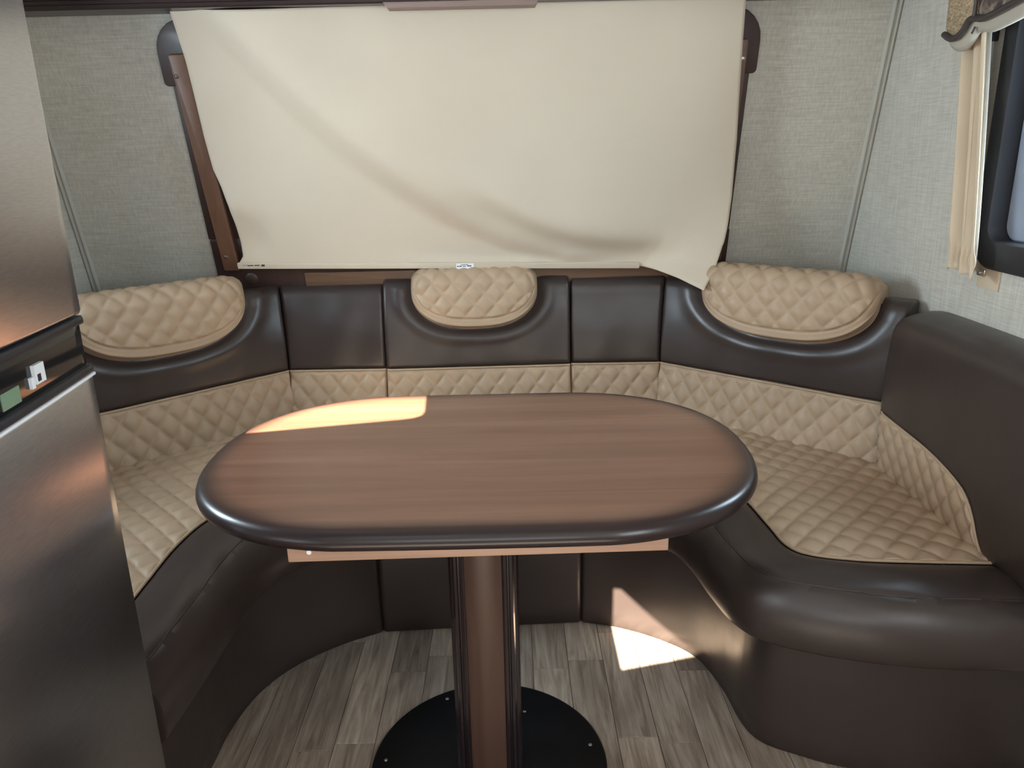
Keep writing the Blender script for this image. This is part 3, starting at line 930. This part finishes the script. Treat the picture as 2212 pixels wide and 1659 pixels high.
# --- right arm cushion against the side wall
def arm_cushion():
    t = thing('arm_cushion', 'tall brown arm cushion on the right with a tan quilted insert', 'cushion', (1.0, 1.5, ZS - 0.01))
    y0, y1 = 1.16, 1.878
    ys = np.unique(np.concatenate([np.linspace(y0, y0 + 0.03, 8), np.linspace(y0 + 0.03, y1 - 0.03, 60), np.linspace(y1 - 0.03, y1, 10)]))
    prof = [(-0.02, ZS - 0.015), (-0.006, ZS - 0.005)]
    for k in np.linspace(0, 1, 30): prof.append((0.010 * sin(pi * k) ** 0.7, ZS + 0.01 + (0.845 - ZS - 0.01) * k))
    for a in np.linspace(0, pi / 2 * 0.9, 8)[1:]: prof.append((-0.024 + 0.024 * cos(a) - 0.012 * (a / 1.4), 0.845 + 0.030 * sin(a)))
    for k in np.linspace(0, 1, 8)[1:]: prof.append((-0.034 - 0.075 * k, 0.876 + 0.014 * sin(pi * 0.5 * k) - 0.004 * k * k))
    prof.append((-0.110, ZS))
    P = np.zeros((len(ys), len(prof), 3))
    for i, y in enumerate(ys):
        er = float(endround(y - y0, y1 - y0, 0.022))
        dz = 0.02 * exp(-((y1 - y) / 0.03))
        for j, (n_, z) in enumerate(prof):
            wrk = 0.0015 * sin(14 * y + 11 * z) * sin(9 * z - 17 * y)
            zz = z - (er * 0.5 + dz * 0.4 if z > 0.84 else 0)
            xx = 0.951 - n_ + er * max(0.0, 1 + n_ / 0.08) - wrk * (1 if n_ > -0.03 else 0)
            P[i, j] = (min(xx, XR - 0.002), y, zz)
    grid('brown_panel', P, BROWN, t, caps=True, flip=True, sharp=60)
    # quilted insert: pointed leaf shape low on the face
    topc = catmull([(1.872, 0.628), (1.835, 0.622), (1.735, 0.617), (1.64, 0.612), (1.568, 0.603), (1.50, 0.588), (1.462, 0.570), (1.435, 0.540), (1.418, 0.505), (1.398, 0.468)], 120)
    topc = topc[np.argsort(-topc[:, 0])]
    nyq, nzq = 130, 44
    yy = np.linspace(1.858, 1.3985, nyq)
    zt_ = np.interp(-yy, -topc[:, 0], topc[:, 1])
    Yq = np.repeat(yy[:, None], nzq, 1)
    zb_ = ZS - 0.010
    Vq = np.linspace(0, 1, nzq)[None, :]
    Zq = zb_ + (zt_[:, None] - zb_) * Vq
    q = quilt((Yq + Zq * 0.8) * 0.8, (Yq - Zq * 0.8 + 0.03) * 0.8, 0.056 * 0.8)
    edge = smooth01((zt_[:, None] - Zq) / 0.008) * smooth01((1.858 - Yq) / 0.01)
    P = np.zeros((nyq, nzq + 2, 3))
    for i in range(nyq):
        for j in range(nzq):
            k = np.clip((Zq[i, j] - ZS - 0.01) / (0.845 - ZS - 0.01), 0.0, 1)
            base = 0.010 * sin(pi * k) ** 0.7
            tuckx = 0.010 * (1 - smooth01((Zq[i, j] - zb_) / 0.02))
            er = float(endround(Yq[i, j] - 1.16, 0.702, 0.022))
            P[i, j + 1] = (0.951 - base - 0.0035 - 0.0075 * q[i, j] * edge[i, j] + tuckx + er, Yq[i, j], Zq[i, j])
        P[i, 0] = (0.985, yy[i], zb_); P[i, -1] = (0.985, yy[i], zt_[i] + 0.001)
    grid('quilted_insert', P, TAN, t, caps=True, sharp=None)
    tube('piping', [(P[i, -2][0] + 0.001, yy[i], zt_[i]) for i in range(0, nyq, 2)], 0.003, TAN, t, 8)
arm_cushion()

# --- seat cushions and bases: stations along the U (lip, quilt edge, outer edge, toe)
ST = [  # lip            quilt             outer            toe
 ((-0.600, 1.090), (-0.750, 1.090), (-1.300, 1.090), (-0.690, 1.090)),
 ((-0.590, 1.250), (-0.745, 1.250), (-1.300, 1.450), (-0.681, 1.250)),
 ((-0.585, 1.380), (-0.747, 1.380), (-1.240, 1.730), (-0.676, 1.376)),
 ((-0.580, 1.490), (-0.748, 1.520), (-1.100, 1.930), (-0.673, 1.487)),
 ((-0.555, 1.580), (-0.725, 1.650), (-0.960, 2.080), (-0.645, 1.614)),
 ((-0.500, 1.665), (-0.650, 1.780), (-0.830, 2.220), (-0.580, 1.720)),
 ((-0.430, 1.725), (-0.520, 1.870), (-0.690, 2.350), (-0.478, 1.805)),
 ((-0.375, 1.765), (-0.390, 1.925), (-0.390, 2.360), (-0.376, 1.860)),
 ((-0.100, 1.780), (-0.100, 1.935), (-0.100, 2.370), (-0.100, 1.874)),
 ((0.180, 1.770), (0.180, 1.930), (0.180, 2.370), (0.181, 1.885)),
 ((0.302, 1.752), (0.360, 1.895), (0.470, 2.350), (0.280, 1.856)),
 ((0.375, 1.690), (0.500, 1.805), (0.600, 2.250), (0.380, 1.800)),
 ((0.405, 1.600), (0.552, 1.710), (0.740, 2.125), (0.462, 1.721)),
 ((0.422, 1.483), (0.568, 1.558), (0.880, 2.000), (0.500, 1.593)),
 ((0.445, 1.385), (0.577, 1.465), (0.985, 1.900), (0.512, 1.480)),
 ((0.490, 1.325), (0.612, 1.422), (0.990, 1.700), (0.538, 1.415)),
 ((0.600, 1.270), (0.700, 1.396), (0.990, 1.520), (0.605, 1.372)),
 ((0.760, 1.228), (0.800, 1.384), (0.990, 1.440), (0.700, 1.333)),
 ((0.934, 1.212), (0.935, 1.373), (0.990, 1.385), (0.880, 1.300)),
 ((1.058, 1.205), (1.058, 1.365), (1.058, 1.372), (1.058, 1.290)),
]
ST = np.array(ST)
def section(i0, i1, n):
    ext = ST[i0:i1 + 1]
    return [catmull(ext[:, k], n) for k in range(4)]

def seat(i0, i1, n, label, blabel, round0=True, round1=True):
    Lp, Qp, Op, Tp = section(i0, i1, n)
    c = Qp[n // 2]
    t = thing('seat_cushion', label, 'cushion', (c[0], c[1], 0.32), 'dinette seat cushions')
    arc = np.concatenate([[0], np.cumsum(np.hypot(*np.diff(Qp, axis=0).T))])
    Lt = arc[-1]
    er = np.zeros(n)
    if round0: er += np.clip((0.012 - arc) / 0.012, 0, 1) ** 2 * 0.010
    if round1: er += np.clip((0.012 - (Lt - arc)) / 0.012, 0, 1) ** 2 * 0.010
    # quilted top
    m = 95
    P = np.zeros((n, m, 3))
    X = np.zeros((n, m)); Y = np.zeros((n, m)); D = np.zeros((n, m))
    for j in range(m):
        f = j / (m - 1)
        X[:, j] = Qp[:, 0] + (Op[:, 0] - Qp[:, 0]) * f
        Y[:, j] = Qp[:, 1] + (Op[:, 1] - Qp[:, 1]) * f
        D[:, j] = f * np.hypot(*(Op - Qp).T)
    s2 = 1 / sqrt(2)
    q = quilt((X + Y) * s2, (X - Y + 0.02) * s2, 0.050)
    edge = smooth01(D / 0.010)
    crown = 0.008 * smooth01(D / 0.12)
    Z = ZS - 0.006 + crown + 0.0090 * q * edge - er[:, None]
    P[..., 0], P[..., 1], P[..., 2] = X, Y, Z
    grid('quilted_top', P, TAN, t, flip=False, sharp=None)
    tube('piping', [(Qp[i, 0], Qp[i, 1], ZS - 0.003 - er[i]) for i in range(0, n, 2)], 0.0034, TAN, t, 8)
    # brown rolled front
    prof = [(-0.06, ZS - 0.03), (-0.004, ZS - 0.009), (0.06, ZS - 0.004), (0.20, ZS + 0.001), (0.36, ZS + 0.001), (0.50, ZS - 0.003), (0.62, ZS - 0.008), (0.70, ZS - 0.014), (0.715, ZS - 0.0165), (0.73, ZS - 0.0165),
            (0.80, ZS - 0.026), (0.87, ZS - 0.039), (0.93, ZS - 0.056), (0.97, ZS - 0.075), (0.99, ZS - 0.095), (0.995, ZS - 0.112), (0.985, ZS - 0.128), (0.955, ZS - 0.142), (0.90, ZS - 0.150), (0.80, ZS - 0.153), (0.30, ZS - 0.155)]
    P = np.zeros((n, len(prof), 3))
    dirs = Lp - Qp
    for j, (f, z) in enumerate(prof):
        P[:, j, 0] = Qp[:, 0] + dirs[:, 0] * f
        P[:, j, 1] = Qp[:, 1] + dirs[:, 1] * f
        wob = 0.0012 * np.sin(arc * 37 + j) * (1 if 3 < j < 14 else 0)
        P[:, j, 2] = z - er * (1 if j < 15 else 0) + wob
        P[:, j, :2] -= (dirs / (np.hypot(*dirs.T)[:, None] + 1e-9)) * (er * (1 if j > 8 else 0))[:, None]
    grid('brown_front', P, BROWN, t, caps=True, flip=True, sharp=60)
    k8 = 8
    tube('stitching', [(P[i, k8, 0], P[i, k8, 1], P[i, k8, 2] + 0.0008) for i in range(0, n)], 0.0016, BROWN, t, 6)
    # base box with leather skirt
    c = Tp[n // 2]
    b = thing('bench_base', blabel, 'bench base', (c[0], c[1], 0.0), 'dinette bench bases')
    zp = [0.0, 0.004, 0.05, 0.12, 0.20, 0.27, 0.305, 0.314]
    P = np.zeros((n, len(zp) + 2, 3))
    tn = Tp - Op; tn /= np.hypot(*tn.T)[:, None] + 1e-9
    for j, z in enumerate(zp):
        puff = 0.006 * sin(pi * min(1, z / 0.314)) - (0.006 if j in (0, len(zp) - 1) else 0)
        P[:, j, :2] = Tp + tn * (puff - er * 0.9)[:, None]
        P[:, j, 2] = z
    P[:, -2, :2] = Op + (Tp - Op) * 0.12; P[:, -2, 2] = 0.314
    P[:, -1, :2] = Op + (Tp - Op) * 0.12; P[:, -1, 2] = 0.0
    grid('leather_skirt', P, BROWN, b, caps=True, sharp=60, flip=True)
    return t
seat(0, 7, 260, 'left seat cushion with tan quilted top running behind the refrigerator', 'dark leather bench base left of the table pedestal', False, True)
seat(7, 9, 110, 'middle seat cushion behind the table, mostly hidden', 'dark leather bench base directly behind the table pedestal')
seat(9, 19, 300, 'right seat cushion with a broad tan quilted top and bulging brown front', 'dark leather bench base on the right, touched by the sun patch', True, False)

# ------------------------------------------------------------------ table
tab = thing('dinette_table', 'oval brown wooden pedestal table with a dark stained edge', 'table', (-0.066, 1.37, 0.0))
TCX, TCY, HS, RX, RY = -0.066, 1.379, 0.160, 0.354, 0.349
def outline(t, n=192):
    rx, ry = RX - t, RY - t
    pts = []
    for k in range(n):
        a = 2 * pi * (k + 0.5) / n
        c, s_ = cos(a), sin(a)
        e = 2 / 2.25
        x = abs(c) ** e * rx * (1 if c > 0 else -1) + HS * max(-1, min(1, c / 0.10)) 
        y = abs(s_) ** e * ry * (1 if s_ > 0 else -1)
        pts.append((TCX + x, TCY + y))
    return pts
rings = [(0.10, 0.7065), (0.012, 0.7065), (0.005, 0.7095), (0.0012, 0.714), (0, 0.720), (0.0008, 0.725), (0.003, 0.731), (0.007, 0.7355), (0.012, 0.7385), (0.019, 0.740), (0.027, 0.7403), (0.036, 0.7403), (0.048, 0.7403), (0.062, 0.7403), (0.078, 0.7403), (0.10, 0.7403), (0.14, 0.7403), (0.20, 0.7403), (0.27, 0.7403), (0.33, 0.7403)]
V, B_ = [], []
for t, z in rings:
    for (x, y) in outline(t):
        V.append((x, y, z))
        bb = 1.0 if z < 0.7375 else float(1 - smooth01((t - 0.006) / 0.062)) ** 1.6
        B_.append(bb)
Fc = gridfaces(len(rings), 192, True)
Fc.append(tuple(range(191, -1, -1)))
Fc.append(tuple((len(rings) - 1) * 192 + j for j in range(192)))
top = mesh('tabletop', V, Fc, TABLE, tab, True, 60)
at = top.data.attributes.new('burst', 'FLOAT', 'POINT')
at.data.foreach_set('value', np.array(B_, np.float32))
ap = box('apron_rail', -0.356, 0.238, 1.072, 1.096, 0.679, 0.7065, APRON, tab, 0.002, fn=lambda x, y, z: (x, y, z - (0.006 * (0.238 - x) / 0.594 if z < 0.69 else 0)))
disc('screw', (-0.322, 1.0725, 0.690), (0, -1, 0), 0.004, 0.001, LABEL, ap, 12)
box('apron_rail', -0.356, 0.238, 1.655, 1.676, 0.679, 0.7065, APRON, tab, 0.002)
box('cross_cleat', -0.115, -0.015, 1.096, 1.655, 0.681, 0.7065, PEDD, tab, 0.002)
# pedestal: flat-round face between fluted dark mouldings
PX0, PX1, PY0, PY1 = -0.133, 0.004, 1.312, 1.428
pc = (PX0 + PX1) / 2
def column(name, poly, mat):
    P = np.array([[(x, y, z) for x, y in poly] for z in (0.010, 0.682)])
    return grid(name, P, mat, tab, wrapm=True, caps=True, sharp=28)
hw = 0.036
face = [(pc - hw + 2 * hw * k, PY0 - 0.010 * (1 - (2 * k - 1) ** 2) + 0.002) for k in np.linspace(0, 1, 16)]
column('column', face + [(pc + hw, PY1), (pc - hw, PY1)], PEDW)
half = [(hw - 0.001, PY0 + 0.004), (hw + 0.003, PY0 + 0.001), (hw + 0.007, PY0 + 0.003), (hw + 0.0085, PY0 + 0.010), (hw + 0.0105, PY0 + 0.010), (hw + 0.012, PY0 + 0.004), (hw + 0.016, PY0 + 0.005), (hw + 0.0185, PY0 + 0.012), (hw + 0.0195, PY0 + 0.020),
        (hw + 0.022, PY0 + 0.021), (hw + 0.0255, PY0 + 0.027), (hw + 0.0255, PY1 - 0.02), (hw + 0.018, PY1 - 0.004), (hw - 0.001, PY1 - 0.001)]
half = [(hw + (a - hw) * 1.28, b) for a, b in half]
column('fluted_moulding', [(pc + a, b) for a, b in half], PEDD)
column('fluted_moulding', [(pc - a, b) for a, b in reversed(half)], PEDD)
box('mounting_plate', pc - 0.10, pc + 0.10, 1.29, 1.45, 0.678, 0.682, PEDD, tab, 0.001)
# base plate
bc, br = (-0.068, 1.372), 0.256
prof = [(0.0, 0.0), (br, 0.0), (br, 0.003), (br - 0.003, 0.0065), (br - 0.02, 0.0075), (0.10, 0.010), (0.0, 0.010)]
P = np.array([[(bc[0] + max(r_, 1e-4) * cos(2 * pi * k / 96), bc[1] + max(r_, 1e-4) * sin(2 * pi * k / 96), z) for k in range(96)] for r_, z in prof])
bp_ = grid('base_plate', P, BASEBLK, tab, wrapm=True, sharp=40)
for a in (178, 62, 10, 118, 238, 302):
    rr = 0.228
    if a == 62: rr = 0.17
    disc('screw', (bc[0] + rr * cos(radians(a)), bc[1] + rr * sin(radians(a)), 0.0068), (0, 0, 1), 0.0045, 0.002, SCREW, bp_, 12, 0.001)
